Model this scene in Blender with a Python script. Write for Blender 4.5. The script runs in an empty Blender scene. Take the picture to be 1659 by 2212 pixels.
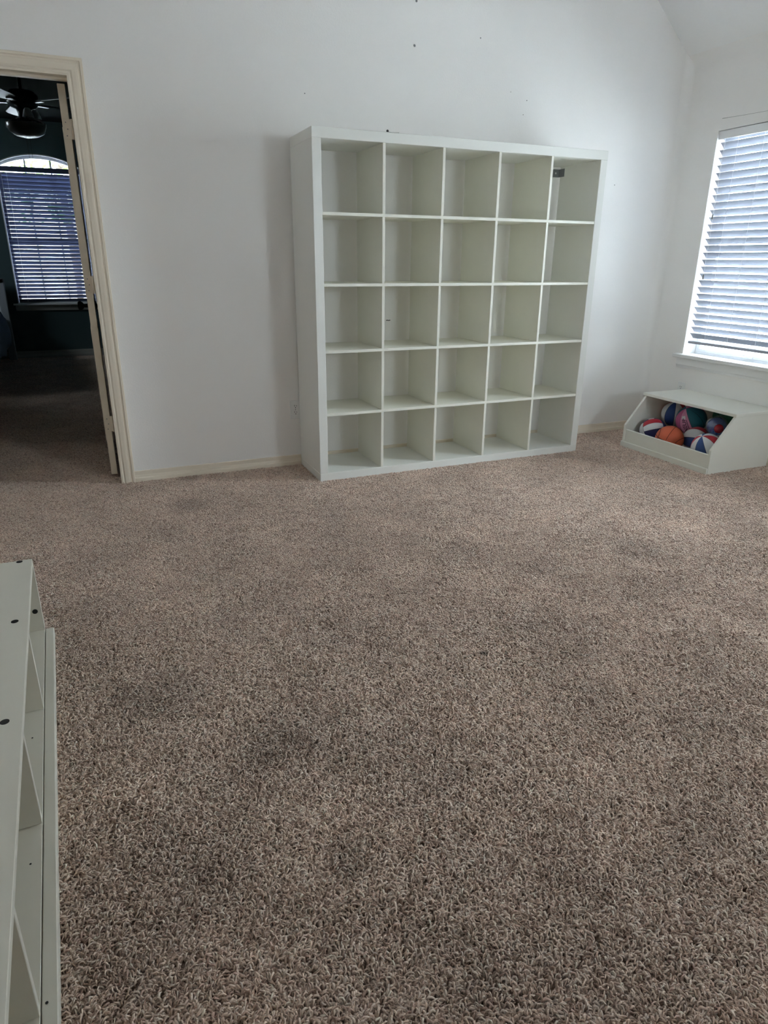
import bpy, bmesh, math, random
import numpy as np
from mathutils import Vector, Matrix, Euler

scene = bpy.context.scene
COL = scene.collection
R = math.radians

# ------------------------------------------------------------------ camera
cam_data = bpy.data.cameras.new('camera')
cam_data.sensor_fit = 'VERTICAL'
cam_data.sensor_height = 36.0
cam_data.lens = 23.622
cam_data.clip_start = 0.05
cam = bpy.data.objects.new('camera', cam_data)
cam.location = (-1.1512, -3.6131, 1.2284)
cam.rotation_euler = (1.212623, -0.007592, -0.404843)
COL.objects.link(cam)
scene.camera = cam

# ------------------------------------------------------------------ sky
world = bpy.data.worlds.new('sky')
scene.world = world
world.use_nodes = True
wn = world.node_tree
bg = wn.nodes['Background']
bg.inputs['Color'].default_value = (0.83, 0.91, 1.0, 1)
SKY = 4.3
bg.inputs['Strength'].default_value = SKY

# high sun over the roof: it lights the ground outside, not the rooms
sun_d = bpy.data.lights.new('sun', 'SUN')
sun_d.energy = 4.0; sun_d.angle = R(0.6); sun_d.color = (1.0, 0.985, 0.96)
sun = bpy.data.objects.new('sun', sun_d)
sun.rotation_euler = (R(-6), R(-34), 0)
COL.objects.link(sun)
scene.cycles.max_bounces = 14
scene.cycles.diffuse_bounces = 10
scene.cycles.transparent_max_bounces = 12

# ------------------------------------------------------------------ view
vs = scene.view_settings
vs.view_transform = 'Standard'
vs.look = 'None'
vs.exposure = 3.0
vs.gamma = 1.0
vs.use_curve_mapping = False

# main dimensions (metres): the shelf front stands on y = 0, the back wall on WY
WY = 0.41           # back wall, room side
WT = 0.12           # wall thickness
XR = 2.79           # right wall, room side
XL = -2.9           # left wall
YB = -5.2           # wall behind the camera
CZ = 2.49           # ceiling height at the right wall
HZ = 3.15           # flat ceiling height
SLX = 0.78          # run of the sloped ceiling
FY = 6.38           # far wall of the bedroom
BXL, BXR = -4.4, -0.35
BCZ = 2.75

# daylight portals: guide sampling to the windows, they emit nothing
def portal(name, loc, rot, sx, sy):
    l = bpy.data.lights.new(name, 'AREA')
    l.shape = 'RECTANGLE'; l.size = sx; l.size_y = sy
    l.cycles.is_portal = True
    o = bpy.data.objects.new(name, l)
    o.location = loc; o.rotation_euler = rot
    COL.objects.link(o)

W1 = (-0.83, 0.087, 0.61, 2.033)          # y0, y1, z0, z1 of the window over the toy bin
W2 = (-1.62, -1.10, 0.61, 2.033)  # unseen window added further along the right wall for more daylight
RW = (1.55, 2.30, 1.32, 1.90)                # x0, x1, z0, z1 of an unseen rear window added for fill light
SW5 = (5.15, 5.85, 1.75, 2.35)            # y0, y1, z0, z1 of an unseen side window added to light the bedroom
BW = (-1.90, -0.97, 0.68, 2.27)           # x0, x1, z0, spring height of the bedroom window
for i, w in enumerate((W1, W2)):
    portal('window_portal', (XR + 0.20, (w[0] + w[1]) / 2, (w[2] + w[3]) / 2), (0, R(90), 0), w[3] - w[2], w[1] - w[0])
portal('window_portal', ((RW[0] + RW[1]) / 2, YB - WT - 0.05, (RW[2] + RW[3]) / 2), (R(90), 0, 0), RW[1] - RW[0], RW[3] - RW[2])
portal('window_portal', (BXL - 0.16, (SW5[0] + SW5[1]) / 2, (SW5[2] + SW5[3]) / 2), (0, R(-90), 0), SW5[3] - SW5[2], SW5[1] - SW5[0])
portal('window_portal', ((BW[0] + BW[1]) / 2, FY + 0.16, 1.55), (R(-90), 0, 0), BW[1] - BW[0], 1.75)

# ------------------------------------------------------------------ materials
def new_mat(name):
    m = bpy.data.materials.new(name)
    m.use_nodes = True
    return m, m.node_tree.nodes, m.node_tree.links, m.node_tree.nodes['Principled BSDF']

def mat(name, col, rough=0.5, metal=0.0, bump=0.0, bscale=200.0, var=0.0, vscale=4.0, spec=0.5, emit=None):
    m, n, l, b = new_mat(name)
    b.inputs['Base Color'].default_value = (*col, 1)
    b.inputs['Roughness'].default_value = rough
    b.inputs['Metallic'].default_value = metal
    b.inputs['Specular IOR Level'].default_value = spec
    tc = n.new('ShaderNodeNewGeometry')
    if var > 0:
        nz = n.new('ShaderNodeTexNoise'); nz.inputs['Scale'].default_value = vscale; nz.inputs['Detail'].default_value = 5
        l.new(tc.outputs['Position'], nz.inputs['Vector'])
        mx = n.new('ShaderNodeMix'); mx.data_type = 'RGBA'
        mx.inputs[6].default_value = (*[c * (1 - var) for c in col], 1)
        mx.inputs[7].default_value = (*[min(1, c * (1 + var)) for c in col], 1)
        l.new(nz.outputs['Fac'], mx.inputs[0]); l.new(mx.outputs[2], b.inputs['Base Color'])
    if bump > 0:
        nb = n.new('ShaderNodeTexNoise'); nb.inputs['Scale'].default_value = bscale; nb.inputs['Detail'].default_value = 3
        l.new(tc.outputs['Position'], nb.inputs['Vector'])
        bp = n.new('ShaderNodeBump'); bp.inputs['Strength'].default_value = bump; bp.inputs['Distance'].default_value = 0.002
        l.new(nb.outputs['Fac'], bp.inputs['Height']); l.new(bp.outputs['Normal'], b.inputs['Normal'])
    return m

M = {}
M['wall'] = mat('wall_paint', (0.875, 0.855, 0.83), 0.40, bump=0.25, bscale=130, var=0.012, vscale=2.5, spec=0.5)
M['ceiling'] = mat('ceiling_paint', (0.90, 0.90, 0.89), 0.8, bump=0.3, bscale=90)
M['trim'] = mat('cream_trim_paint', (0.80, 0.715, 0.59), 0.4, bump=0.05, bscale=40, var=0.03, vscale=6)
M['white_trim'] = mat('white_trim_paint', (0.82, 0.82, 0.81), 0.4)
M['foil'] = mat('white_foil', (0.80, 0.80, 0.755), 0.38, var=0.015, vscale=9)
M['laminate'] = mat('cream_laminate', (0.80, 0.79, 0.70), 0.4, var=0.025, vscale=14)
M['unit'] = mat('aged_cream_laminate', (0.70, 0.675, 0.59), 0.45, var=0.03, vscale=14)
M['binpaint'] = mat('cream_bin_paint', (0.80, 0.795, 0.72), 0.42, var=0.02, vscale=10)
M['plate'] = mat('white_plastic', (0.84, 0.84, 0.83), 0.35)
M['dark'] = mat('dark_slot', (0.012, 0.011, 0.010), 0.7)
M['grey'] = mat('grey_speck', (0.22, 0.22, 0.22), 0.7)
M['steel'] = mat('zinc_steel', (0.33, 0.34, 0.35), 0.4, metal=0.9)
M['black'] = mat('black_metal', (0.012, 0.012, 0.013), 0.35, metal=0.6)
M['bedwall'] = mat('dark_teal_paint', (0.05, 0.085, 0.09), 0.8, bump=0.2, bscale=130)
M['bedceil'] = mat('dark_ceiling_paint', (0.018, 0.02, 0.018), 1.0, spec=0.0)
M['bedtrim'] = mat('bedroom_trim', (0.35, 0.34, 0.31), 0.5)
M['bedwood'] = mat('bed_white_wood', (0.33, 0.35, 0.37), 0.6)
M['duvet'] = mat('blue_grey_duvet', (0.22, 0.27, 0.35), 0.9, bump=0.6, bscale=30, var=0.15, vscale=6)
M['mattress'] = mat('mattress_fabric', (0.4, 0.42, 0.45), 0.9)
M['fan_blade'] = mat('fan_blade_wood', (0.10, 0.11, 0.12), 0.35)
M['fan_metal'] = mat('fan_metal', (0.55, 0.56, 0.56), 0.18, metal=1.0)
M['fan_glass'] = mat('fan_bowl_glass', (0.10, 0.09, 0.07), 0.25)
M['fan_shade'] = mat('fan_white_glass', (0.85, 0.88, 0.86), 0.2)
M['vinyl'] = mat('white_vinyl', (0.82, 0.83, 0.84), 0.4)
M['cord'] = mat('white_cord', (0.78, 0.79, 0.80), 0.7)
M['concrete'] = mat('outside_concrete', (0.56, 0.57, 0.58), 0.9, var=0.15, vscale=0.8)
M['bark'] = mat('bark', (0.08, 0.06, 0.045), 0.9, bump=0.5, bscale=20)
M['navy'] = mat('ball_navy', (0.018, 0.022, 0.11), 0.45)
M['bblue'] = mat('ball_blue', (0.028, 0.075, 0.25), 0.5, bump=0.3, bscale=600)
M['bred'] = mat('ball_red', (0.50, 0.025, 0.045), 0.45, bump=0.3, bscale=600)
M['bwhite'] = mat('ball_white', (0.68, 0.69, 0.70), 0.5, bump=0.3, bscale=600)
M['borange'] = mat('ball_orange', (0.62, 0.125, 0.055), 0.6, bump=0.5, bscale=700)
M['bpink'] = mat('ball_pink', (0.50, 0.11, 0.26), 0.5, bump=0.3, bscale=600)
M['blpink'] = mat('ball_light_pink', (0.62, 0.26, 0.42), 0.5)
M['bteal'] = mat('ball_teal', (0.015, 0.15, 0.21), 0.5, bump=0.3, bscale=600)
M['bgreen'] = mat('ball_green', (0.015, 0.10, 0.06), 0.5)
M['seam'] = mat('ball_seam', (0.02, 0.012, 0.012), 0.8)
M['ink'] = mat('ball_ink', (0.05, 0.02, 0.05), 0.6)
M['bundle'] = mat('ball_royal_blue', (0.02, 0.08, 0.36), 0.25)

def slat_material(name, col, trans, gloss=0.04):
    m, n, l, b = new_mat(name)
    n.remove(b)
    d = n.new('ShaderNodeBsdfDiffuse'); d.inputs['Color'].default_value = (*col, 1)
    t = n.new('ShaderNodeBsdfTranslucent'); t.inputs['Color'].default_value = (*col, 1)
    g = n.new('ShaderNodeBsdfGlossy'); g.inputs['Roughness'].default_value = 0.35
    a = n.new('ShaderNodeMixShader'); a.inputs[0].default_value = trans
    l.new(d.outputs[0], a.inputs[1]); l.new(t.outputs[0], a.inputs[2])
    c = n.new('ShaderNodeMixShader'); c.inputs[0].default_value = gloss
    l.new(a.outputs[0], c.inputs[1]); l.new(g.outputs[0], c.inputs[2])
    l.new(c.outputs[0], n['Material Output'].inputs['Surface'])
    return m
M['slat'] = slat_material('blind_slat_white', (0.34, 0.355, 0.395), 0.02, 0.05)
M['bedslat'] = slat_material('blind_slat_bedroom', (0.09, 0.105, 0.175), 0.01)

def glass_material():
    m, n, l, b = new_mat('window_glass')
    n.remove(b)
    t = n.new('ShaderNodeBsdfTransparent'); t.inputs['Color'].default_value = (0.93, 0.96, 0.96, 1)
    g = n.new('ShaderNodeBsdfGlossy'); g.inputs['Roughness'].default_value = 0.02
    f = n.new('ShaderNodeFresnel'); f.inputs['IOR'].default_value = 1.3
    x = n.new('ShaderNodeMixShader')
    l.new(f.outputs[0], x.inputs[0]); l.new(t.outputs[0], x.inputs[1]); l.new(g.outputs[0], x.inputs[2])
    l.new(x.outputs[0], n['Material Output'].inputs['Surface'])
    return m
M['glass'] = glass_material()

def plastic_wrap():
    m, n, l, b = new_mat('clear_plastic_wrap')
    n.remove(b)
    t = n.new('ShaderNodeBsdfTransparent'); t.inputs['Color'].default_value = (0.9, 0.93, 0.93, 1)
    g = n.new('ShaderNodeBsdfGlossy'); g.inputs['Roughness'].default_value = 0.15
    x = n.new('ShaderNodeMixShader'); x.inputs[0].default_value = 0.22
    l.new(t.outputs[0], x.inputs[1]); l.new(g.outputs[0], x.inputs[2])
    l.new(x.outputs[0], n['Material Output'].inputs['Surface'])
    return m
M['wrap'] = plastic_wrap()

def leaf_material():
    m, n, l, b = new_mat('leaf')
    n.remove(b)
    d = n.new('ShaderNodeBsdfDiffuse'); d.inputs['Color'].default_value = (0.06, 0.12, 0.03, 1)
    t = n.new('ShaderNodeBsdfTranslucent'); t.inputs['Color'].default_value = (0.10, 0.2, 0.04, 1)
    a = n.new('ShaderNodeMixShader'); a.inputs[0].default_value = 0.4
    l.new(d.outputs[0], a.inputs[1]); l.new(t.outputs[0], a.inputs[2])
    l.new(a.outputs[0], n['Material Output'].inputs['Surface'])
    return m
M['leaf'] = leaf_material()

def carpet_material(use_attr):
    m, n, l, b = new_mat('carpet_yarn' if use_attr else 'carpet_backing')
    b.inputs['Roughness'].default_value = 0.95
    b.inputs['Specular IOR Level'].default_value = 0.12
    geo = n.new('ShaderNodeNewGeometry')
    if use_attr:
        a = n.new('ShaderNodeAttribute'); a.attribute_name = 'yarn'
        base = a.outputs['Color']
    else:
        nz0 = n.new('ShaderNodeTexNoise'); nz0.inputs['Scale'].default_value = 140; nz0.inputs['Detail'].default_value = 4
        l.new(geo.outputs['Position'], nz0.inputs['Vector'])
        rp = n.new('ShaderNodeValToRGB')
        rp.color_ramp.elements[0].position = 0.35; rp.color_ramp.elements[0].color = (0.25, 0.18, 0.14, 1)
        rp.color_ramp.elements[1].position = 0.65; rp.color_ramp.elements[1].color = (0.50, 0.38, 0.30, 1)
        l.new(nz0.outputs['Fac'], rp.inputs[0])
        base = rp.outputs['Color']
    # broad traffic soiling and vacuum shading in the pile
    nz = n.new('ShaderNodeTexNoise'); nz.inputs['Scale'].default_value = 2.6; nz.inputs['Detail'].default_value = 6; nz.inputs['Roughness'].default_value = 0.65
    l.new(geo.outputs['Position'], nz.inputs['Vector'])
    mr = n.new('ShaderNodeMapRange'); mr.inputs[1].default_value = 0.3; mr.inputs[2].default_value = 0.7; mr.inputs[3].default_value = 0.80; mr.inputs[4].default_value = 1.12
    l.new(nz.outputs['Fac'], mr.inputs[0])
    mul = n.new('ShaderNodeMix'); mul.data_type = 'RGBA'; mul.blend_type = 'MULTIPLY'; mul.inputs[0].default_value = 1
    l.new(base, mul.inputs[6])
    cmb = n.new('ShaderNodeCombineColor')
    for i in range(3): l.new(mr.outputs[0], cmb.inputs[i])
    l.new(cmb.outputs[0], mul.inputs[7])
    out = mul.outputs[2]
    # a few dark spots trodden into the pile
    for (sx, sy, r, k) in STAINS:
        vd = n.new('ShaderNodeVectorMath'); vd.operation = 'DISTANCE'; vd.inputs[1].default_value = (sx, sy, 0.0)
        l.new(geo.outputs['Position'], vd.inputs[0])
        mp = n.new('ShaderNodeMapRange'); mp.interpolation_type = 'SMOOTHSTEP'
        mp.inputs[1].default_value = r * 0.25; mp.inputs[2].default_value = r; mp.inputs[3].default_value = 1 - k; mp.inputs[4].default_value = 1.0
        l.new(vd.outputs['Value'], mp.inputs[0])
        mm = n.new('ShaderNodeMix'); mm.data_type = 'RGBA'; mm.blend_type = 'MULTIPLY'; mm.inputs[0].default_value = 1
        cc = n.new('ShaderNodeCombineColor')
        for i in range(3): l.new(mp.outputs[0], cc.inputs[i])
        l.new(out, mm.inputs[6]); l.new(cc.outputs[0], mm.inputs[7])
        out = mm.outputs[2]
    l.new(out, b.inputs['Base Color'])
    return m
STAINS = [(-0.077, -1.974, 0.022, 0.65), (1.016, -1.495, 0.20, 0.22), (-0.824, -2.145, 0.16, 0.20), (-0.772, -0.144, 0.16, 0.22), (-0.70, 0.36, 0.10, 0.28), (-1.087, -1.79, 0.18, 0.15), (-0.776, -2.583, 0.08, 0.18)]

# ------------------------------------------------------------------ mesh helpers
class MB:
    """collects faces, becomes ONE mesh object"""
    def __init__(s): s.v = []; s.f = []
    def box(s, x0, x1, y0, y1, z0, z1):
        b = len(s.v)
        s.v += [(x0,y0,z0),(x1,y0,z0),(x1,y1,z0),(x0,y1,z0),(x0,y0,z1),(x1,y0,z1),(x1,y1,z1),(x0,y1,z1)]
        s.f += [[b+i for i in q] for q in ((0,3,2,1),(4,5,6,7),(0,1,5,4),(1,2,6,5),(2,3,7,6),(3,0,4,7))]
        return s
    def rings(s, rs, closed=True, caps=True):
        """skin a list of equal-length vertex rings"""
        b = len(s.v); k = len(rs[0])
        for r in rs: s.v += [tuple(p) for p in r]
        for i in range(len(rs) - 1):
            for j in range(k if closed else k - 1):
                j2 = (j + 1) % k
                s.f.append([b+i*k+j, b+i*k+j2, b+(i+1)*k+j2, b+(i+1)*k+j])
        if caps:
            s.f.append([b+j for j in reversed(range(k))]); s.f.append([b+(len(rs)-1)*k+j for j in range(k)])
        return s
    def prism(s, poly, axis, a0, a1):
        """poly: 2-D points in the two remaining axes"""
        def p3(p, a):
            return (a, p[0], p[1]) if axis == 0 else ((p[0], a, p[1]) if axis == 1 else (p[0], p[1], a))
        return s.rings([[p3(p, a0) for p in poly], [p3(p, a1) for p in poly]])
    def tube(s, pts, r, n=8, caps=True):
        pts = [Vector(p) for p in pts]; rs = []
        for i, p in enumerate(pts):
            t = (pts[min(i+1, len(pts)-1)] - pts[max(i-1, 0)]).normalized()
            u = t.cross(Vector((0, 0, 1)))
            if u.length < 1e-3: u = t.cross(Vector((1, 0, 0)))
            u.normalize(); w = u.cross(t)
            rad = r[i] if isinstance(r, (list, tuple)) else r
            rs.append([p + (u*math.cos(2*math.pi*k/n) + w*math.sin(2*math.pi*k/n))*rad for k in range(n)])
        return s.rings(rs, True, caps)
    def lathe(s, prof, c=(0,0,0), n=32, caps=False):
        rs = [[(c[0]+r*math.cos(2*math.pi*k/n), c[1]+r*math.sin(2*math.pi*k/n), c[2]+z) for k in range(n)] for r, z in prof]
        return s.rings(rs, True, caps)
    def build(s, name, m, parent=None, bevel=0.0, smooth=False, loc=None, seg=1):
        me = bpy.data.meshes.new(name)
        bm = bmesh.new()
        vs_ = [bm.verts.new(v) for v in s.v]
        for f in s.f:
            try: bm.faces.new([vs_[i] for i in f])
            except ValueError: pass
        bmesh.ops.recalc_face_normals(bm, faces=bm.faces)
        if bevel > 0:
            es = [e for e in bm.edges if len(e.link_faces) == 2 and e.calc_face_angle(0) > 0.5]
            bmesh.ops.bevel(bm, geom=es, offset=bevel, segments=seg, affect='EDGES', profile=0.5, clamp_overlap=True)
        bm.to_mesh(me); bm.free()
        if smooth:
            for p in me.polygons: p.use_smooth = True
        me.materials.append(m if not isinstance(m, str) else M[m])
        o = bpy.data.objects.new(name, me); COL.objects.link(o)
        if parent is not None: o.parent = parent
        if loc is not None: o.location = loc
        return o

def board(name, b, m, parent=None, bevel=0.0012):
    return MB().box(*b).build(name, m, parent, bevel)
def tag(o, label=None, cat=None, group=None, kind=None):
    if label: o['label'] = label
    if cat: o['category'] = cat
    if group: o['group'] = group
    if kind: o['kind'] = kind
    return o
def empty(name, loc=(0,0,0), rz=0.0, label=None, cat=None, group=None, kind=None):
    o = bpy.data.objects.new(name, None); COL.objects.link(o)
    o.location = loc; o.rotation_euler = (0, 0, rz); o.empty_display_size = 0.1
    return tag(o, label, cat, group, kind)
def share(o, parent, loc=(0,0,0), rot=None):
    c = o.copy(); COL.objects.link(c); c.parent = parent; c.location = loc
    if rot is not None: c.rotation_euler = rot
    return c

# ================================================================== SETTING
# floor slab with carpet backing
fl = MB().box(XL, XR + 0.02, YB, WY + WT, -0.10, -0.008).build('floor', carpet_material(False))
tag(fl, 'brown carpet backing under the pile of the main room', kind='structure')
fl2 = MB().box(BXL, BXR, WY + WT, FY, -0.10, -0.004).build('floor', fl.data.materials[0])
tag(fl2, 'dark carpeted floor of the bedroom beyond the doorway', kind='structure')

# back wall with the doorway
DX0, DX1, DZ = -1.885, -1.075, 2.045
b = MB()
b.box(XL - WT, DX0, WY, WY + WT, -0.1, HZ + 0.2)
b.box(DX0, DX1, WY, WY + WT, DZ, HZ + 0.2)
b.box(DX1, XR + 0.05, WY, WY + WT, -0.1, HZ + 0.2)
tag(b.build('wall_back', 'wall'), 'white painted back wall behind the cube shelf, with doorway at left', kind='structure')

# right wall with the blind-covered window and an added one, rounded into back wall and ceiling
def wall_with_windows(x0, x1, ya, yb, za, zb, wins):
    b = MB(); ys = ya
    for (y0, y1, z0, z1) in sorted(wins):
        b.box(x0, x1, ys, y0, za, zb)
        b.box(x0, x1, y0, y1, za, z0); b.box(x0, x1, y0, y1, z1, zb)
        ys = y1
    b.box(x0, x1, ys, yb, za, zb)
    return b
RT = 0.15
b = wall_with_windows(XR, XR + RT, YB - WT, WY + WT, -0.1, CZ + 0.12, [W1, W2])
wr = b.build('wall_right', 'wall')
tag(wr, 'white painted right wall with the blind-covered window', kind='structure')
def fillet(name, pts, axis, a0, a1, m, parent):
    rs = []
    for a in (a0, a1):
        rs.append([(p[0], p[1], a) if axis == 2 else (p[0], a, p[1]) for p in pts])
    return MB().rings(rs, closed=False, caps=False).build(name, m, parent, smooth=True)
FR = 0.05
arc = [(XR - FR + FR*math.cos(t), WY - FR + FR*math.sin(t)) for t in [R(90*i/8) for i in range(9)]]
fillet('rounded_corner', arc, 2, -0.05, CZ + 0.05, M['wall'], wr)

# ceiling: sloped strip rising from the right wall, then flat
SZ = HZ - CZ
b = MB()
b.prism([(XR + RT, CZ - 0.001 - SZ/SLX*RT), (XR - SLX, HZ), (XL - WT, HZ), (XL - WT, HZ + 0.2), (XR + RT, HZ + 0.2)], 1, YB - WT, WY + WT)
ce = b.build('ceiling', 'ceiling')
tag(ce, 'white ceiling sloping up from the window wall', kind='structure')
ang = math.atan2(SZ, SLX)            # slope; inner angle with the wall is 90+ang
CR = 0.10
half = (math.pi/2 + ang) / 2
d = CR / math.tan(half)
cx, cz = XR - CR, CZ - d
t1 = math.pi/2 - ang
arc = [(cx + CR*math.cos(t1*i/8), cz + CR*math.sin(t1*i/8)) for i in range(9)]
fillet('rounded_corner', arc, 1, YB, WY, M['wall'], ce)

tag(MB().box(XL - WT, XL, YB - WT, WY, -0.1, HZ + 0.2).build('wall_left', 'wall'), 'white painted left wall outside the picture', kind='structure')
b = MB()
b.box(XL, RW[0], YB - WT, YB, -0.1, HZ + 0.2); b.box(RW[1], XR, YB - WT, YB, -0.1, HZ + 0.2)
b.box(RW[0], RW[1], YB - WT, YB, -0.1, RW[2]); b.box(RW[0], RW[1], YB - WT, YB, RW[3], HZ + 0.2)
wre = b.build('wall_rear', 'wall')
tag(wre, 'white painted wall behind the camera', kind='structure')

wn4 = empty('added_window_4', ((RW[0]+RW[1])/2, YB, RW[2]), 0, 'unseen small window added behind the camera for fill light', kind='structure')  # added opening, never in view: brings frontal fill into the room
hw, hh = (RW[1]-RW[0])/2, RW[3]-RW[2]
f4 = MB()
for bx_ in ((-hw, -hw+0.02, 0, hh), (hw-0.02, hw, 0, hh), (-hw+0.02, hw-0.02, 0, 0.02), (-hw+0.02, hw-0.02, hh-0.02, hh)):
    f4.box(bx_[0], bx_[1], -0.10, -0.06, bx_[2], bx_[3])
f4.build('frame', 'vinyl', wn4, 0.002)
MB().box(-hw+0.02, hw-0.02, -0.082, -0.079, 0.02, hh-0.02).build('pane', 'glass', wn4)

# baseboards
BBP = [(0, 0.066), (0.005, 0.066), (0.0075, 0.063), (0.008, 0.056), (0.0085, 0.043), (0.0105, 0.036), (0.0115, 0.030), (0.016, 0.026), (0.017, 0.021), (0.017, -0.02), (0, -0.02)]
def baseboard(name, axis, a0, a1, wall, sgn, label):
    poly = [(wall + sgn*d_, z) for d_, z in BBP]
    o = MB().prism(poly, axis, a0, a1).build(name, 'trim')
    return tag(o, label, kind='structure')
baseboard('baseboard_back', 0, -1.003, XR, WY, -1, 'cream baseboard along the back wall')
baseboard('baseboard_back', 0, XL, -1.957, WY, -1, 'cream baseboard left of the doorway')
baseboard('baseboard_right', 1, YB, WY, XR, -1, 'cream baseboard along the window wall')
baseboard('baseboard_left', 1, YB, WY, XL, 1, 'cream baseboard along the left wall')

# door casing (mitred moulding), jamb and stop
trim = empty('trim_1', (0, 0, 0), 0, 'cream moulded door casing and jamb around the open doorway', kind='structure')
CP = [(-0.004, 0.0), (-0.004, 0.010), (0.006, 0.012), (0.010, 0.010), (0.014, 0.010), (0.020, 0.014), (0.036, 0.016), (0.046, 0.016), (0.050, 0.013), (0.056, 0.013), (0.060, 0.019), (0.070, 0.019), (0.072, 0.016), (0.072, 0.0)]
for (wy, sg) in ((WY, -1), (WY + WT, 1)):
    rs = []
    for (xx, zz, sx, sz) in ((DX1, -0.02, 1, 0), (DX1, DZ, 1, 1), (DX0, DZ, -1, 1), (DX0, -0.02, -1, 0)):
        rs.append([(xx + sx*w, wy + sg*d_, zz + sz*w) for w, d_ in CP])
    MB().rings(rs).build('casing', 'trim', trim)
jb = MB()
jb.box(DX1 - 0.003, DX1 + 0.015, WY + 0.001, WY + WT - 0.001, -0.02, DZ); jb.box(DX0 - 0.015, DX0 + 0.003, WY + 0.001, WY + WT - 0.001, -0.02, DZ); jb.box(DX0, DX1, WY + 0.001, WY + WT - 0.001, DZ - 0.003, DZ + 0.015)
jb.build('jamb', 'trim', trim)
st = MB()
st.box(DX0 + 0.003, DX1 - 0.003, WY + 0.045, WY + 0.08, DZ - 0.014, DZ - 0.003); st.box(DX0 + 0.003, DX0 + 0.014, WY + 0.045, WY + 0.08, -0.02, DZ - 0.014)
st.build('door_stop', 'trim', trim)

# ------------------------------------------------------------------ window over the toy bin (and the added one along the wall)
def side_window(name, w, label):
    y0, y1, z0, z1 = w
    e = empty(name, (XR, (y0+y1)/2, z0), 0, label, kind='structure')
    hy = (y1 - y0) / 2; h = z1 - z0
    # drywall returns are the wall itself; vinyl frame sits at the outer side
    f = MB()
    xa, xb, t = 0.115, 0.145, 0.018
    f.box(xa, xb, -hy, -hy + t, 0, h); f.box(xa, xb, hy - t, hy, 0, h); f.box(xa, xb, -hy + t, hy - t, h - t, h); f.box(xa, xb, -hy + t, hy - t, 0, t)
    f.build('frame', 'vinyl', e, 0.002)
    s1 = MB(); t2 = 0.020; zm = h * 0.5
    xa, xb = 0.112, 0.128
    s1.box(xa, xb, -hy+t, -hy+t+t2, t, zm); s1.box(xa, xb, hy-t-t2, hy-t, t, zm); s1.box(xa, xb, -hy+t+t2, hy-t-t2, t, t+t2); s1.box(xa, xb, -hy+t+t2, hy-t-t2, zm-t2, zm)
    s1o = s1.build('lower_sash', 'vinyl', e, 0.002)
    board('sash_lock', (0.098, 0.112, -0.03, 0.03, t + 0.002, t + 0.014), M['vinyl'], s1o)
    s2 = MB(); xa, xb = 0.128, 0.143
    s2.box(xa, xb, -hy+t, -hy+t+t2, zm-0.02, h-t); s2.box(xa, xb, hy-t-t2, hy-t, zm-0.02, h-t); s2.box(xa, xb, -hy+t+t2, hy-t-t2, zm-0.02, zm+0.015); s2.box(xa, xb, -hy+t+t2, hy-t-t2, h-t-t2, h-t)
    s2.build('upper_sash', 'vinyl', e, 0.002)
    MB().box(0.118, 0.121, -hy+t+t2, hy-t-t2, t+t2, zm-t2).build('pane', 'glass', e)
    MB().box(0.131, 0.134, -hy+t+t2, hy-t-t2, zm+0.015, h-t-t2).build('pane', 'glass', e)
    board('sill', (-0.045, 0.095, -hy - 0.055, hy + 0.055, -0.020, 0.004), M['white_trim'], e, 0.004)
    ap = [(0.0, -0.020), (-0.016, -0.020), (-0.016, -0.070), (-0.012, -0.078), (-0.010, -0.090), (0.0, -0.092)]
    MB().prism(ap, 1, -hy - 0.035, hy + 0.035).build('apron', 'white_trim', e)
    return e
side_window('window_1', W1, 'white vinyl window behind the blind above the toy bin, with sill')
side_window('added_window_2', W2, 'unseen white vinyl window added further along the right wall for daylight')  # added out of view to brighten floor and walls

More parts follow.
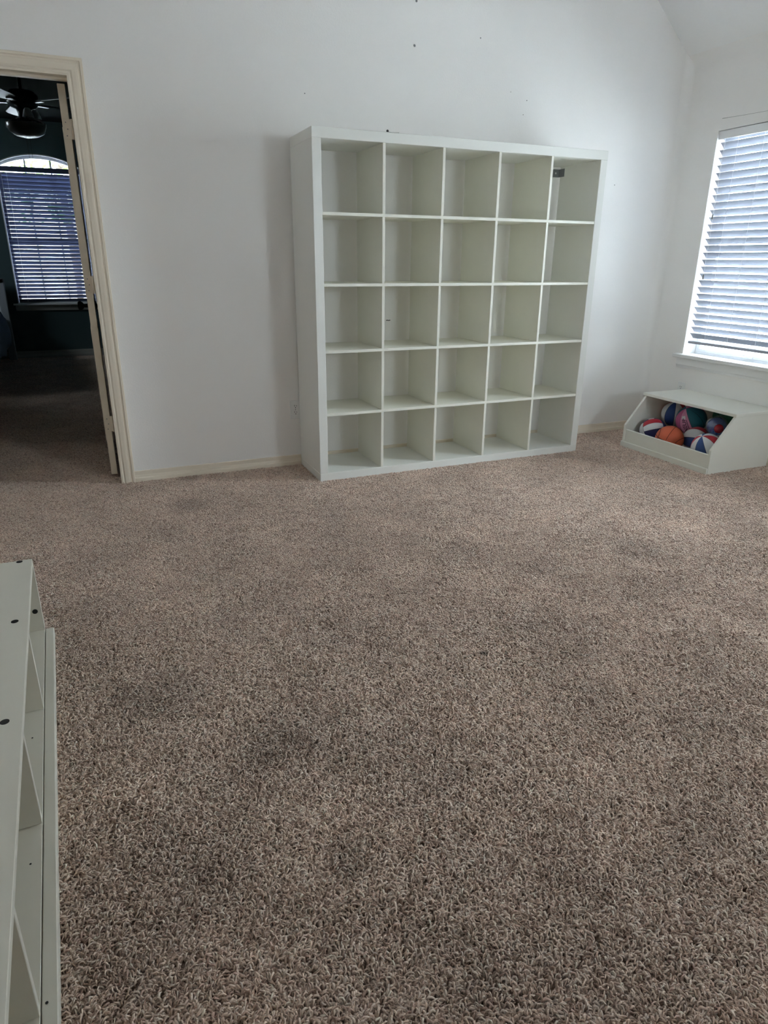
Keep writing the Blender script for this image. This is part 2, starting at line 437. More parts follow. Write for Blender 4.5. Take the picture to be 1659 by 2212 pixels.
# ================================================================== CARPET PILE
def carpet_pile():
    rng = np.random.default_rng(7)
    T = 0.5; N = 16000
    S = 5                                   # rings along a yarn
    K = 3
    bx = rng.uniform(-T/2, T/2, N); by = rng.uniform(-T/2, T/2, N)
    # yarns lean in loosely shared directions, clump by clump
    fld = np.zeros(N)
    for k in range(5):
        a, bq, ph = rng.integers(-4, 5), rng.integers(-4, 5), rng.uniform(0, 6.28)
        fld += np.sin(2*np.pi*(a*bx + bq*by)/T + ph)
    th = fld*1.1 + rng.normal(0, 1.1, N)
    L = rng.uniform(0.009, 0.019, N); H = rng.uniform(0.006, 0.0145, N)
    curl = rng.normal(0, 1.3, N)
    rad = rng.uniform(0.0015, 0.0024, N)
    t = np.linspace(0, 1, S)
    P = np.zeros((N, S, 3))
    ang = th[:, None] + curl[:, None]*t[None, :]
    step = L[:, None]/(S-1)
    P[:, 1:, 0] = np.cumsum(np.cos(ang[:, :-1])*step*(0.45+0.75*t[None, 1:]), 1)
    P[:, 1:, 1] = np.cumsum(np.sin(ang[:, :-1])*step*(0.45+0.75*t[None, 1:]), 1)
    P[:, :, 2] = -0.009 + H[:, None]*np.sin(np.pi*(0.12 + 0.62*t[None, :]))*1.15
    P[:, 0, 2] = -0.010
    P[:, :, 0] += bx[:, None]; P[:, :, 1] += by[:, None]
    P[:, :, :2] += rng.normal(0, 0.0006, (N, S, 2))
    P[:, :, 2] += rng.normal(0, 0.0006, (N, S))
    Tn = np.gradient(P, axis=1); Tn /= np.linalg.norm(Tn, axis=2, keepdims=True) + 1e-9
    U = np.cross(Tn, np.array([0.13, 0.21, 1.0])); U /= np.linalg.norm(U, axis=2, keepdims=True) + 1e-9
    Wv = np.cross(U, Tn)
    rr = rad[:, None]*np.array([0.8, 1.0, 1.05, 1.0, 0.55])[None, :]
    V = np.zeros((N, S, K, 3))
    for k in range(K):
        a = 2*np.pi*k/K
        V[:, :, k] = P + (U*math.cos(a) + Wv*math.sin(a))*rr[..., None]
    V = V.reshape(-1, 3)
    base = (np.arange(N)*S*K)[:, None]
    quads = []
    for s in range(S-1):
        for k in range(K):
            k2 = (k+1) % K
            quads.append([s*K+k, s*K+k2, (s+1)*K+k2, (s+1)*K+k])
    Q = (base[:, :, None] + np.array(quads)[None]).reshape(-1, 4)
    me = bpy.data.meshes.new('carpet_pile')
    me.vertices.add(len(V)); me.vertices.foreach_set('co', V.astype(np.float32).ravel())
    me.loops.add(Q.size); me.loops.foreach_set('vertex_index', Q.astype(np.int32).ravel())
    me.polygons.add(len(Q)); me.polygons.foreach_set('loop_start', (np.arange(len(Q))*4).astype(np.int32))
    me.polygons.foreach_set('use_smooth', np.ones(len(Q), dtype=bool))
    me.update(calc_edges=True)
    pal = np.array([(0.70, 0.555, 0.46), (0.64, 0.50, 0.41), (0.74, 0.61, 0.52), (0.53, 0.395, 0.315), (0.40, 0.28, 0.22), (0.60, 0.44, 0.365), (0.67, 0.56, 0.48)])
    pi = rng.choice(len(pal), N, p=[0.24, 0.18, 0.16, 0.14, 0.08, 0.10, 0.10])
    colr = np.minimum(pal[pi]*rng.uniform(1.0, 1.32, (N, 1)), 0.88)
    C4 = np.ones((N, S*K, 4), dtype=np.float32); C4[:, :, :3] = colr[:, None, :]
    at = me.color_attributes.new('yarn', 'FLOAT_COLOR', 'POINT')
    at.data.foreach_set('color', C4.ravel())
    me.materials.append(carpet_material(True))
    o = bpy.data.objects.new('carpet_pile', me); COL.objects.link(o)
    tag(o, 'twisted beige and brown carpet pile covering the whole floor', 'carpet', kind='stuff')
    # lay the woven patch out over the floor
    ng = bpy.data.node_groups.new('lay_carpet', 'GeometryNodeTree')
    ng.interface.new_socket('Geometry', in_out='INPUT', socket_type='NodeSocketGeometry')
    ng.interface.new_socket('Geometry', in_out='OUTPUT', socket_type='NodeSocketGeometry')
    nd, lk = ng.nodes, ng.links
    gi = nd.new('NodeGroupInput'); go = nd.new('NodeGroupOutput')
    jn = nd.new('GeometryNodeJoinGeometry')
    for (x1, y1, nx, ny) in ((XR, WY + WT, 9, 8), (-0.40, WY + WT + 6.0, 4, 12)):
        g = nd.new('GeometryNodeMeshGrid')
        g.inputs['Size X'].default_value = (nx-1)*T; g.inputs['Size Y'].default_value = (ny-1)*T
        g.inputs['Vertices X'].default_value = nx; g.inputs['Vertices Y'].default_value = ny
        tr = nd.new('GeometryNodeTransform')
        tr.inputs['Translation'].default_value = (x1 - nx*T/2, y1 - ny*T/2, 0)
        lk.new(g.outputs['Mesh'], tr.inputs['Geometry']); lk.new(tr.outputs[0], jn.inputs[0])
    ip = nd.new('GeometryNodeInstanceOnPoints')
    lk.new(jn.outputs[0], ip.inputs['Points']); lk.new(gi.outputs[0], ip.inputs['Instance'])
    rv = nd.new('FunctionNodeRandomValue'); rv.data_type = 'INT'
    mn = [s_ for s_ in rv.inputs if s_.name == 'Min' and s_.type == 'INT'][0]; mxs = [s_ for s_ in rv.inputs if s_.name == 'Max' and s_.type == 'INT'][0]
    mn.default_value = 0; mxs.default_value = 3
    ro = [s_ for s_ in rv.outputs if s_.type == 'INT'][0]
    mu = nd.new('ShaderNodeMath'); mu.operation = 'MULTIPLY'; mu.inputs[1].default_value = math.pi/2
    lk.new(ro, mu.inputs[0])
    cb = nd.new('ShaderNodeCombineXYZ'); lk.new(mu.outputs[0], cb.inputs[2])
    lk.new(cb.outputs[0], ip.inputs['Rotation'])
    lk.new(ip.outputs[0], go.inputs[0])
    md = o.modifiers.new('lay_carpet', 'NODES'); md.node_group = ng
carpet_pile()

# ================================================================== CUBE SHELF
sh = empty('cube_shelf', (0, 0, 0), 0, 'tall white five by five cube shelf standing against the back wall', 'shelf')
SW, SD, ST, DT = 1.85, 0.39, 0.05, 0.016
board('top_panel', (0, SW, 0, SD, SW - ST, SW), M['foil'], sh, 0.002)
board('bottom_panel', (0, SW, 0, SD, -0.006, ST), M['foil'], sh, 0.002)
board('side_panel', (0, ST, 0, SD, ST, SW - ST), M['foil'], sh, 0.002)
board('side_panel', (SW - ST, SW, 0, SD, ST, SW - ST), M['foil'], sh, 0.002)
CELL = (SW - 2*ST - 4*DT) / 5
s0 = None
for k in range(4):
    z = ST + CELL*(k+1) + DT*k
    if s0 is None: s0 = board('shelf_board', (ST, SW - ST, 0.002, SD - 0.004, 0, DT), M['laminate'], sh); s0.location = (0, 0, z)
    else: share(s0, sh, (0, 0, z))
d0 = None
for r in range(5):
    for c in range(4):
        x = ST + CELL*(c+1) + DT*c; z = ST + (CELL + DT)*r
        if d0 is None: d0 = board('divider', (0, DT, 0.002, SD - 0.004, 0, CELL), M['laminate'], sh); d0.location = (x, 0, z)
        else: share(d0, sh, (x, 0, z))
# angle bracket fixing the top right cube to the wall
br = MB(); br.box(1.755, 1.80, 0.400, 0.403, 1.742, 1.788); br.box(1.797, 1.80, 0.345, 0.403, 1.742, 1.788)
bro = br.build('wall_bracket', 'steel', sh); bro['label'] = 'grey metal wall bracket'
MB().tube([(1.772, 0.397, 1.765), (1.772, 0.401, 1.765)], 0.006, 10).build('screw', 'plate', bro)

# ================================================================== TOY BIN by the window
BX, BY = 2.255, -0.375
tb = empty('toy_bin', (BX, BY, 0), 0, 'cream slant-front toy bin full of balls beneath the window', 'toy bin')
prof = [(0.0, -0.006), (0.0, 0.155), (0.158, 0.352), (0.515, 0.352), (0.515, -0.006)]
for y in (-0.380, 0.362):
    MB().prism(prof, 1, y, y + 0.018).build('side_panel', 'binpaint', tb, 0.0015)
board('top_panel', (0.145, 0.530, -0.390, 0.390, 0.352, 0.371), M['binpaint'], tb, 0.002)
board('front_panel', (0.004, 0.022, -0.362, 0.362, -0.004, 0.124), M['binpaint'], tb, 0.0015)
board('base_rail', (-0.014, 0.0, -0.380, 0.380, -0.006, 0.042), M['binpaint'], tb, 0.003)
board('back_panel', (0.497, 0.515, -0.362, 0.362, 0.0, 0.352), M['binpaint'], tb)
board('bottom_panel', (0.022, 0.497, -0.362, 0.362, 0.008, 0.022), M['binpaint'], tb)

# ------------------------------------------------------------------ balls
def sphere_patch(r, lon0, lon1, lat0, lat1, nu, nv, inset=0.0):
    m = MB(); rows = []
    for j in range(nv + 1):
        la = lat0 + (lat1 - lat0)*j/nv
        row = []
        for i in range(nu + 1):
            lo = lon0 + (lon1 - lon0)*i/nu
            row.append((r*math.cos(la)*math.cos(lo), r*math.cos(la)*math.sin(lo), r*math.sin(la)))
        rows.append(row)
    return m.rings(rows, closed=False, caps=False)
def full_sphere(r, nu=40, nv=24):
    return sphere_patch(r, 0, 2*math.pi, -math.pi/2 + 0.001, math.pi/2 - 0.001, nu, nv)
def ball_root(loc, axis, spin, label, group='balls in the toy bin'):
    e = empty('ball', loc, 0, label, 'ball', group)
    q = Vector((0, 0, 1)).rotation_difference(Vector(axis).normalized())
    e.rotation_mode = 'QUATERNION'
    e.rotation_quaternion = q @ Euler((0, 0, spin)).to_quaternion()
    return e
def wedge_ball(loc, r, axis, spin, cols, label):
    e = ball_root(loc, axis, spin, label)
    full_sphere(r*0.985).build('core', 'seam', e, smooth=True)
    n = len(cols); g = 0.012
    for k, c in enumerate(cols):
        sphere_patch(r, 2*math.pi*k/n + g, 2*math.pi*(k+1)/n - g, -math.pi/2 + 0.02, math.pi/2 - 0.02, 8, 22).build('panel', c, e, smooth=True)
    return e
def seam_ring(r, fn, e, w=0.0016):
    pts = [fn(2*math.pi*i/48) for i in range(49)]
    pts = [Vector(p).normalized()*r for p in pts]
    MB().tube(pts, w, 5, False).build('seam', 'seam', e, smooth=True)

# orange mini basketball
ob = ball_root((2.375, -0.305, 0.110), (0.2, -0.25, 1.0), 0.5, 'plain orange mini basketball behind the front lip of the bin')
full_sphere(0.092).build('body', 'borange', ob, smooth=True)
seam_ring(0.0918, lambda t: (math.cos(t), math.sin(t), 0), ob)
seam_ring(0.0918, lambda t: (math.cos(t), 0, math.sin(t)), ob)
for sgn in (-1, 1):
    seam_ring(0.0918, lambda t, s=sgn: (0.62*math.cos(t), s*(0.75 - 0.25*math.cos(2*t)), 0.62*math.sin(t)*1.0), ob)

# volleyball: six faces of three strips
vb = ball_root((2.420, -0.108, 0.116), (-0.60, -0.55, 0.60), 2.64, 'navy, red and white volleyball at the left end of the bin')
full_sphere(0.0915).build('core', 'seam', vb, smooth=True)
def cube_face_pt(face, u, v):
    a, c_ = math.tan(u*math.pi/4), math.tan(v*math.pi/4)
    p = [(a, c_, 1), (a, -c_, -1), (1, a, c_), (-1, -a, c_), (c_, 1, a), (c_, -1, -a)][face]
    return Vector(p).normalized()
vcol = [['bred', 'bwhite', 'navy'], ['navy', 'bwhite', 'bred'], ['navy', 'navy', 'bwhite'], ['bwhite', 'bred', 'navy'], ['bwhite', 'navy', 'bwhite'], ['navy', 'bwhite', 'navy']]
for f in range(6):
    for s_ in range(3):
        v0, v1 = -1 + 2*s_/3 + 0.012, -1 + 2*(s_+1)/3 - 0.012
        rows = []
        for j in range(6):
            v = v0 + (v1 - v0)*j/5
            rows.append([tuple(cube_face_pt(f, -0.985 + 1.97*i/14, v)*0.093) for i in range(15)])
        MB().rings(rows, closed=False, caps=False).build('panel', vcol[f][s_], vb, smooth=True)

wedge_ball((2.600, -0.103, 0.226), 0.088, (-0.1, -0.1, 1.0), 0.0, ['bblue', 'bwhite', 'bred', 'bwhite']*2, 'striped rubber ball with red end showing, behind the volleyball')
wedge_ball((2.540, -0.382, 0.110), 0.088, (0.36, -1.0, 0.1), 0.0, ['bblue', 'bwhite', 'bred', 'bwhite']*2, 'blue and white striped ball tucked beside the orange basketball')
wedge_ball((2.375, -0.612, 0.128), 0.092, (-0.51, 0.066, 0.855), -0.785, ['bwhite', 'bblue', 'bwhite', 'bred']*2, 'red, white and blue striped ball in the right front corner of the bin')

# pink and teal ball with print
PR = 0.100
pk = wedge_ball((2.575, -0.280, 0.222), PR, (-0.58, 0.07, 0.81), 0.0, ['blpink', 'bteal', 'bteal', 'bpink', 'blpink', 'bteal', 'bteal', 'bpink'], 'pink and teal basketball with lettering in the middle of the bin')
def sphere_text(txt, size, lon, lat, m, parent, name):
    cu = bpy.data.curves.new('lettering', 'FONT'); cu.body = txt; cu.size = size; cu.align_x = 'CENTER'; cu.align_y = 'CENTER'; cu.offset = 0.0006
    to = bpy.data.objects.new('lettering', cu); COL.objects.link(to)
    dg = bpy.context.evaluated_depsgraph_get()
    me = bpy.data.meshes.new_from_object(to.evaluated_get(dg))
    bpy.data.objects.remove(to); bpy.data.curves.remove(cu)
    for v in me.vertices:
        la = lat + v.co.x/PR; lo = lon - v.co.y/(PR*max(0.3, math.cos(lat)))
        rr = PR + 0.0006
        v.co = (rr*math.cos(la)*math.cos(lo), rr*math.cos(la)*math.sin(lo), rr*math.sin(la))
    me.materials.clear(); me.materials.append(M[m])
    o = bpy.data.objects.new(name, me); COL.objects.link(o); o.parent = parent
    return o
PL = R(202.5)
sphere_text('LINEUP', 0.040, PL, R(8), 'ink', pk, 'lettering')
def sphere_strip(lon0, lon1, lat0, lat1, m, name):
    return sphere_patch(PR + 0.0005, lon0, lon1, lat0, lat1, 4, 14).build(name, m, pk, smooth=True)
sphere_strip(PL + R(10.5), PL + R(13), R(-25), R(38), 'ink', 'printed_bar')
sphere_strip(PL - R(13), PL + R(8), R(42), R(55), 'bwhite', 'printed_badge')

# blue ball in clear wrapping, small red ball, green ball at the back
bl = ball_root((2.560, -0.505, 0.226), (0.2, 0.3, 1.0), 0.0, 'blue ball in crinkled clear wrapping at the right of the bin')
full_sphere(0.060, 28, 16).build('body', 'bundle', bl, smooth=True)
rng = random.Random(3)
wr_ = full_sphere(0.067, 18, 11)
wr_.v = [tuple(Vector(v)*(1 + rng.uniform(-0.05, 0.10))) for v in wr_.v]
wr_.build('wrapping', 'wrap', bl)
rb = ball_root((2.462, -0.606, 0.242), (0.1, 0.1, 1.0), 0.0, 'small glossy red ball beside the wrapped blue one')
full_sphere(0.029, 24, 14).build('body', mat('ball_gloss_red', (0.28, 0.01, 0.02), 0.12), rb, smooth=True)
MB().lathe([(0.0001, 0.0295), (0.003, 0.0293), (0.003, 0.028)], n=10).build('valve', 'seam', rb)
gb = ball_root((2.685, -0.440, 0.272), (0.3, -0.6, 0.7), 0.4, 'dark green ball in the shadow at the back of the bin')
full_sphere(0.068, 28, 16).build('body', 'bgreen', gb, smooth=True)
seam_ring(0.0678, lambda t: (math.cos(t), math.sin(t), 0), gb); seam_ring(0.0678, lambda t: (math.cos(t), 0, math.sin(t)), gb)

# ================================================================== LOW UNIT at the left
ut = empty('low_cubby_unit', (-1.390, -1.285, 0), math.atan(0.031), 'low cream cubby unit with dowel holes in its top, at the left edge', 'cubby unit')
UL = 1.875; UB = -0.34; UF = -0.027; UZ = 0.275
board('top_panel', (UB, UF, -UL, 0, UZ, UZ + 0.018), M['unit'], ut, 0.001)
board('side_panel', (UB, UF, -0.018, 0, 0.034, UZ), M['unit'], ut, 0.001)
board('side_panel', (UB, UF, -UL, -UL + 0.018, 0.034, UZ), M['unit'], ut, 0.001)
ud = None
for y in (-0.497, -0.950, -1.405):
    if ud is None: ud = board('divider', (UB, UF - 0.001, 0, 0.016, 0.034, UZ), M['unit'], ut, 0.001); ud.location = (0, y, 0)
    else: share(ud, ut, (0, y, 0))
board('back_panel', (UB - 0.006, UB, -UL, 0, 0.0, UZ), M['unit'], ut)
board('bottom_panel', (UB, UF - 0.0008, -UL, 0, -0.006, 0.034), M['unit'], ut, 0.0012)
board('base_rail', (UF + 0.0008, 0.0, -UL, -0.012, -0.006, 0.034), M['unit'], ut, 0.002)
def disc(name, c, r, axis, m, parent):
    n = 20; pts = []
    for k in range(n):
        a, bq = r*math.cos(2*math.pi*k/n), r*math.sin(2*math.pi*k/n)
        pts.append((c[0]+a, c[1]+bq, c[2]) if axis == 2 else ((c[0]+a, c[1], c[2]+bq) if axis == 1 else (c[0], c[1]+a, c[2]+bq)))
    q = Vector((0, 0, 0)); q[axis] = 0.0006
    return MB().rings([[Vector(p) - q for p in pts], [Vector(p) + q for p in pts]]).build(name, m, parent)
for (x, y) in ((-0.064, -0.012), (-0.061, -0.440), (-0.062, -0.910), (-0.062, -1.38)):
    disc('dowel_hole', (x, y, UZ + 0.018), 0.0095, 2, 'dark', ut)
disc('dowel_hole', (-0.047, -0.0185, 0.108), 0.0085, 1, 'dark', ut)
for (x, y) in ((-0.055, -0.62), (-0.05, -1.06)):
    disc('screw_hole', (x, y, 0.034), 0.0022, 2, 'dark', ut)
disc('screw_hole', (-0.018, -1.385, 0.034), 0.0026, 2, 'dark', ut)

# ================================================================== WINDOW BLIND (main room)
def slat_mesh(width, length, thick, crown):
    """slat with a slightly crowned section, long axis y"""
    n = 6; top = []; bot = []
    for i in range(n + 1):
        u = -width/2 + width*i/n
        z = crown*(1 - (2*u/width)**2)
        top.append((u, z + thick/2)); bot.append((u, z - thick/2))
    return MB().prism(top + bot[::-1], 1, -length/2, length/2)
TILT = R(45)
def side_blind(w, label, cords):
    y0, y1, z0, z1 = w
    yc = (y0 + y1)/2; ln = (y1 - y0) - 0.030; hz = z1 - z0
    bd = empty('window_blind', (XR + 0.040, yc, z0), 0, label, 'blind')
    board('head_rail', (-0.025, 0.025, -ln/2 - 0.005, ln/2 + 0.005, hz - 0.048, hz - 0.004), M['slat'], bd)
    board('valance', (-0.034, -0.026, -ln/2 - 0.010, ln/2 + 0.010, hz - 0.052, hz - 0.003), M['vinyl'], bd, 0.002)
    sl = None
    NS = 29; SZ0 = 0.742 - z0; PITCH = 0.0446
    for k in range(NS):
        z = SZ0 + PITCH*k
        if sl is None:
            sl = slat_mesh(0.050, ln, 0.003, 0.0015).build('slat', 'slat', bd, smooth=False)
            sl.location = (0, 0, z); sl.rotation_euler = (0, TILT, 0)
        else:
            share(sl, bd, (0, 0, z), (0, TILT + random.Random(k).uniform(-0.03, 0.03), 0))
    board('bottom_rail', (-0.025, 0.025, -ln/2, ln/2, 0.078, 0.096), M['slat'], bd, 0.003)
    for y in (0.305, 0.115, -0.10, -0.29):
        for dx in (-0.021, 0.021):
            MB().tube([(dx, y, 0.09), (dx, y, hz - 0.04)], 0.0008, 5).build('ladder_cord', 'cord', bd)
    for (y, ze) in cords:
        cdo = MB().tube([(-0.031, y - yc, hz - 0.05), (-0.031, y - yc, ze - z0)], 0.0008, 5).build('pull_cord', 'cord', bd)
        MB().lathe([(0.0015, 0.0), (0.004, -0.004), (0.0055, -0.022), (0.006, -0.030), (0.0045, -0.032)], (-0.031, y - yc, ze - z0), 12, True).build('tassel', 'grey', cdo, smooth=True)
side_blind(W1, 'white slatted blind hanging in the window above the toy bin', ((0.030, 1.535), (0.024, 1.155)))

# ================================================================== OUTLETS
def outlet(loc, rz, label):
    e = empty('wall_outlet', loc, rz, label, 'outlet')
    board('cover_plate', (-0.035, 0.035, -0.005, 0.0, -0.0575, 0.0575), M['plate'], e, 0.0025)
    for zc in (-0.0195, 0.0195):
        n = 20
        pts = [(0.0165*math.cos(2*math.pi*k/n), max(-0.0135, min(0.0135, 0.0165*math.sin(2*math.pi*k/n)))) for k in range(n)]
        rc = MB().rings([[(x, -0.0045, z + zc) for x, z in pts], [(x, -0.0068, z + zc) for x, z in pts]]).build('receptacle', 'plate', e)
        for (sx, h) in ((-0.0065, 0.0045), (0.0065, 0.0035)):
            MB().box(sx - 0.0012, sx + 0.0012, -0.0074, -0.0060, zc + 0.001, zc + 0.001 + 2*h).build('slot', 'dark', rc)
        disc('ground_hole', (0, -0.0070, zc - 0.0065), 0.0026, 1, 'dark', rc)
    disc('screw', (0, -0.0053, 0), 0.003, 1, 'steel', e)
    return e
outlet((-0.021, WY, 0.355), 0, 'white wall outlet half hidden at the left side of the shelf')
outlet((XR, 0.050, 0.358), R(90), 'white wall outlet on the window wall behind the toy bin')
bpy.data.objects  # right wall outlet faces the room: see rotation below
for o in [o for o in COL.objects if o.name.startswith('wall_outlet') and abs(o.location.x - XR) < 1e-3]:
    o.rotation_euler = (0, 0, R(-90))

# ================================================================== MARKS ON THE WALLS
def wall_screw(x, z, r, label):
    e = empty('wall_screw', (x, WY, z), 0, label, 'screw')
    MB().tube([(0, 0.004, 0), (0, -0.004, 0)], r*0.6, 10).build('shank', 'steel', e)
    prof_ = [(-0.004, r*0.6), (-0.005, r), (-0.0065, r*0.8), (-0.007, r*0.1)]
    n = 14
    MB().rings([[(rr*math.cos(2*math.pi*k/n), y, rr*math.sin(2*math.pi*k/n)) for k in range(n)] for y, rr in prof_]).build('head', 'grey', e)
wall_screw(0.748, 2.357, 0.0065, 'small grey screw in the wall high above the shelf')
wall_screw(0.754, 2.566, 0.0065, 'small grey screw in the wall at the upper picture edge')
wb = [o for o in COL.objects if o.name == 'wall_back'][0]
for (x, z, r) in ((1.172, 2.441, 0.0035), (1.519, 2.155, 0.003), (1.500, 2.077, 0.0025), (1.40, 2.19, 0.002), (2.27, 1.72, 0.003), (0.10, 2.07, 0.003)):
    disc('nail_hole', (x, WY - 0.0004, z), r, 1, 'grey', wb)
disc('nail_hole', (0.589, WY - 0.0005, 1.925), 0.0075, 1, 'dark', wb)
MB().tube([(0.597, WY, 1.921), (0.62, WY - 0.001, 1.9195), (0.655, WY - 0.001, 1.9205), (0.662, WY, 1.922)], 0.0012, 5).build('scratch', 'grey', wb)
MB().tube([(0.590, WY - 0.001, 0.8755), (0.597, WY - 0.003, 0.877), (0.605, WY - 0.003, 0.875), (0.617, WY - 0.001, 0.8765)], 0.0026, 6).build('staple', 'dark', wb)
MB().tube([(XR - 0.0002, 0.070, 2.101), (XR - 0.0006, 0.02, 2.099), (XR - 0.0006, -0.10, 2.094), (XR - 0.0006, -0.25, 2.090), (XR, -0.5, 2.086)], [0.0014, 0.0010, 0.0008, 0.0007, 0.0005], 5).build('plaster_crack', 'grey', wr)

# ================================================================== DOOR to the bedroom
dr = empty('door_1', (-1.127, WY + WT + 0.012, 0), R(-1.0), 'cream interior door standing open into the bedroom, hinged at right', kind='structure')
DW, DTK = 0.765, 0.035
leaf = MB()
leaf.box(0, DTK, 0, DW, 0.022, 2.032)
lo = leaf.build('leaf', 'trim', dr, 0.002)
for (za, zb) in ((0.20, 0.86), (1.02, 1.86)):
    for (ya, yb) in ((0.11, 0.35), (0.42, 0.66)):
        for x in (-0.004, DTK - 0.002):
            board('raised_panel', (x, x + 0.006, ya, yb, za, zb), M['trim'], lo, 0.0025)
for zc in (1.834, 1.093, 0.327):
    h = MB()
    n = 6; prf = [(-0.002 + 0.0, zc - 0.045), (DTK - 0.004, zc - 0.045), (DTK - 0.004, zc + 0.045), (0.010, zc + 0.045), (0.004, zc + 0.038), (0.004, zc - 0.038), (0.010, zc - 0.045)]
    h.box(0.006, 0.046, -0.0025, 0.0, zc - 0.045, zc + 0.045)
    h.tube([(0.043, -0.004, zc - 0.046), (0.043, -0.004, zc + 0.046)], 0.005, 8)
    ho = h.build('hinge', 'trim', dr, 0.0006)
    for (sx, sz) in ((0.016, -0.03), (0.022, 0.0), (0.016, 0.03)):
        disc('hinge_screw', (sx, -0.0028, zc + sz), 0.0028, 1, 'grey', ho)
for sgn, x in ((-1, 0.0), (1, DTK)):
    k = MB()
    prof_ = [(0.030, 0.0), (0.030, 0.006), (0.012, 0.010), (0.011, 0.030), (0.020, 0.036), (0.029, 0.048), (0.029, 0.058), (0.020, 0.066), (0.001, 0.068)]
    n = 24
    k.rings([[(x + sgn*d_, DW - 0.065 + rr*math.cos(2*math.pi*i/n), 0.945 + rr*math.sin(2*math.pi*i/n)) for i in range(n)] for rr, d_ in prof_])
    k.build('knob', 'black', dr, smooth=True)

# ================================================================== BEDROOM SHELL
def arch_profile(x0, x1, zs, rise, n=24):
    w = x1 - x0; rad = (w*w/4 + rise*rise)/(2*rise); cx_ = (x0+x1)/2; cz_ = zs + rise - rad
    a = math.asin((w/2)/rad)
    return [(cx_ + rad*math.sin(-a + 2*a*i/n), cz_ + rad*math.cos(-a + 2*a*i/n)) for i in range(n + 1)]
RISE = 0.125
AW = arch_profile(BW[0], BW[1], BW[3], RISE)
b = MB()
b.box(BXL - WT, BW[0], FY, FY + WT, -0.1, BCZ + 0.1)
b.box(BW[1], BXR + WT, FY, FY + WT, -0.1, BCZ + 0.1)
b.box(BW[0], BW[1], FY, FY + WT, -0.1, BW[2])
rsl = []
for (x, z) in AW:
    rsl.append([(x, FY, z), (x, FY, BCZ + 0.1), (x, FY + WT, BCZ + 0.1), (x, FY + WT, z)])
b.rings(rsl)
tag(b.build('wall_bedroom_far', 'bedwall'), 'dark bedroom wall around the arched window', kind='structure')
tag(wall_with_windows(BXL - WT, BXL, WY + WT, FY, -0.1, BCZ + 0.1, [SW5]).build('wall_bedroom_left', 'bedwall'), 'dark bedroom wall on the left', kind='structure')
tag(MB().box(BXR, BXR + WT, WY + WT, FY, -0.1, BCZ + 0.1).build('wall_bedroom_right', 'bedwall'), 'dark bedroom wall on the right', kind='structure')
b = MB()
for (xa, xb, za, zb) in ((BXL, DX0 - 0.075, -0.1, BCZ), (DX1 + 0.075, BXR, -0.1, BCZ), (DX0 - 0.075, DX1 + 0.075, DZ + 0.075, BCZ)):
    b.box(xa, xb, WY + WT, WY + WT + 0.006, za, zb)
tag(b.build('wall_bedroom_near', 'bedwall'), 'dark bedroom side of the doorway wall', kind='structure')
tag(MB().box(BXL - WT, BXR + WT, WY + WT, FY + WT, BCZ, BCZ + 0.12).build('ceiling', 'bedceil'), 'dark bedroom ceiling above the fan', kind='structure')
poly = [(FY - d_, z*1.4) for d_, z in BBP]
tag(MB().prism(poly, 0, BXL, BXR).build('baseboard_bedroom', 'bedtrim'), 'dim baseboard under the bedroom window', kind='structure')

wn5 = empty('added_window_5', (BXL, (SW5[0]+SW5[1])/2, SW5[2]), 0, 'unseen small side window added to light the bedroom', kind='structure')  # added out of view to lift the dark bedroom
hw, hh = (SW5[1]-SW5[0])/2, SW5[3]-SW5[2]
f5 = MB()
for bx_ in ((-hw, -hw+0.02, 0, hh), (hw-0.02, hw, 0, hh), (-hw+0.02, hw-0.02, 0, 0.02), (-hw+0.02, hw-0.02, hh-0.02, hh)):
    f5.box(-0.10, -0.06, bx_[0], bx_[1], bx_[2], bx_[3])
f5.build('frame', 'vinyl', wn5, 0.002)
MB().box(-0.082, -0.079, -hw+0.02, hw-0.02, 0.02, hh-0.02).build('pane', 'glass', wn5)

# arched bedroom window
wf = empty('window_3', ((BW[0]+BW[1])/2, FY, BW[2]), 0, 'arched bedroom window with glazing bars, seen through the doorway', kind='structure')
def rel(pts): return [(x - (BW[0]+BW[1])/2, z - BW[2]) for x, z in pts]
def outline(ins):
    x0_, x1_, zb = BW[0] + ins, BW[1] - ins, BW[2] + ins
    ar = arch_profile(x0_, x1_, BW[3] - ins*0.35, RISE - ins*0.65)
    return rel([(x0_, zb)] + ar + [(x1_, zb)])
def frame_ring(i0, i1, ya, yb, name, m, parent):
    a_, b_ = outline(i0), outline(i1)
    k = len(a_); mb = MB()
    mb.v = [(x, ya, z) for x, z in a_] + [(x, ya, z) for x, z in b_] + [(x, yb, z) for x, z in a_] + [(x, yb, z) for x, z in b_]
    for j in range(k):
        j2 = (j+1) % k
        mb.f += [[j, j2, k+j2, k+j], [2*k+j, 3*k+j, 3*k+j2, 2*k+j2], [k+j, k+j2, 3*k+j2, 3*k+j], [j, 2*k+j, 2*k+j2, j2]]
    return mb.build(name, m, parent)
frame_ring(0.0, 0.012, 0.0, 0.10, 'reveal_lining', 'white_trim', wf)
frame_ring(0.012, 0.045, 0.06, 0.11, 'frame', 'vinyl', wf)
ol = outline(0.04)
MB().prism(ol, 1, 0.082, 0.085).build('pane', 'glass', wf)
for x in (-0.142, 0.142):
    board('glazing_bar', (x - 0.010, x + 0.010, 0.075, 0.092, 0.05, BW[3] - BW[2] + RISE - 0.055), M['bedtrim'], wf)
board('meeting_rail', (-0.43, 0.43, 0.07, 0.10, 0.72, 0.76), M['vinyl'], wf)
board('sill', (-0.52, 0.52, -0.045, 0.06, -0.018, 0.004), M['white_trim'], wf, 0.003)
board('apron', (-0.50, 0.50, -0.016, 0.0, -0.085, -0.018), M['bedtrim'], wf, 0.002)

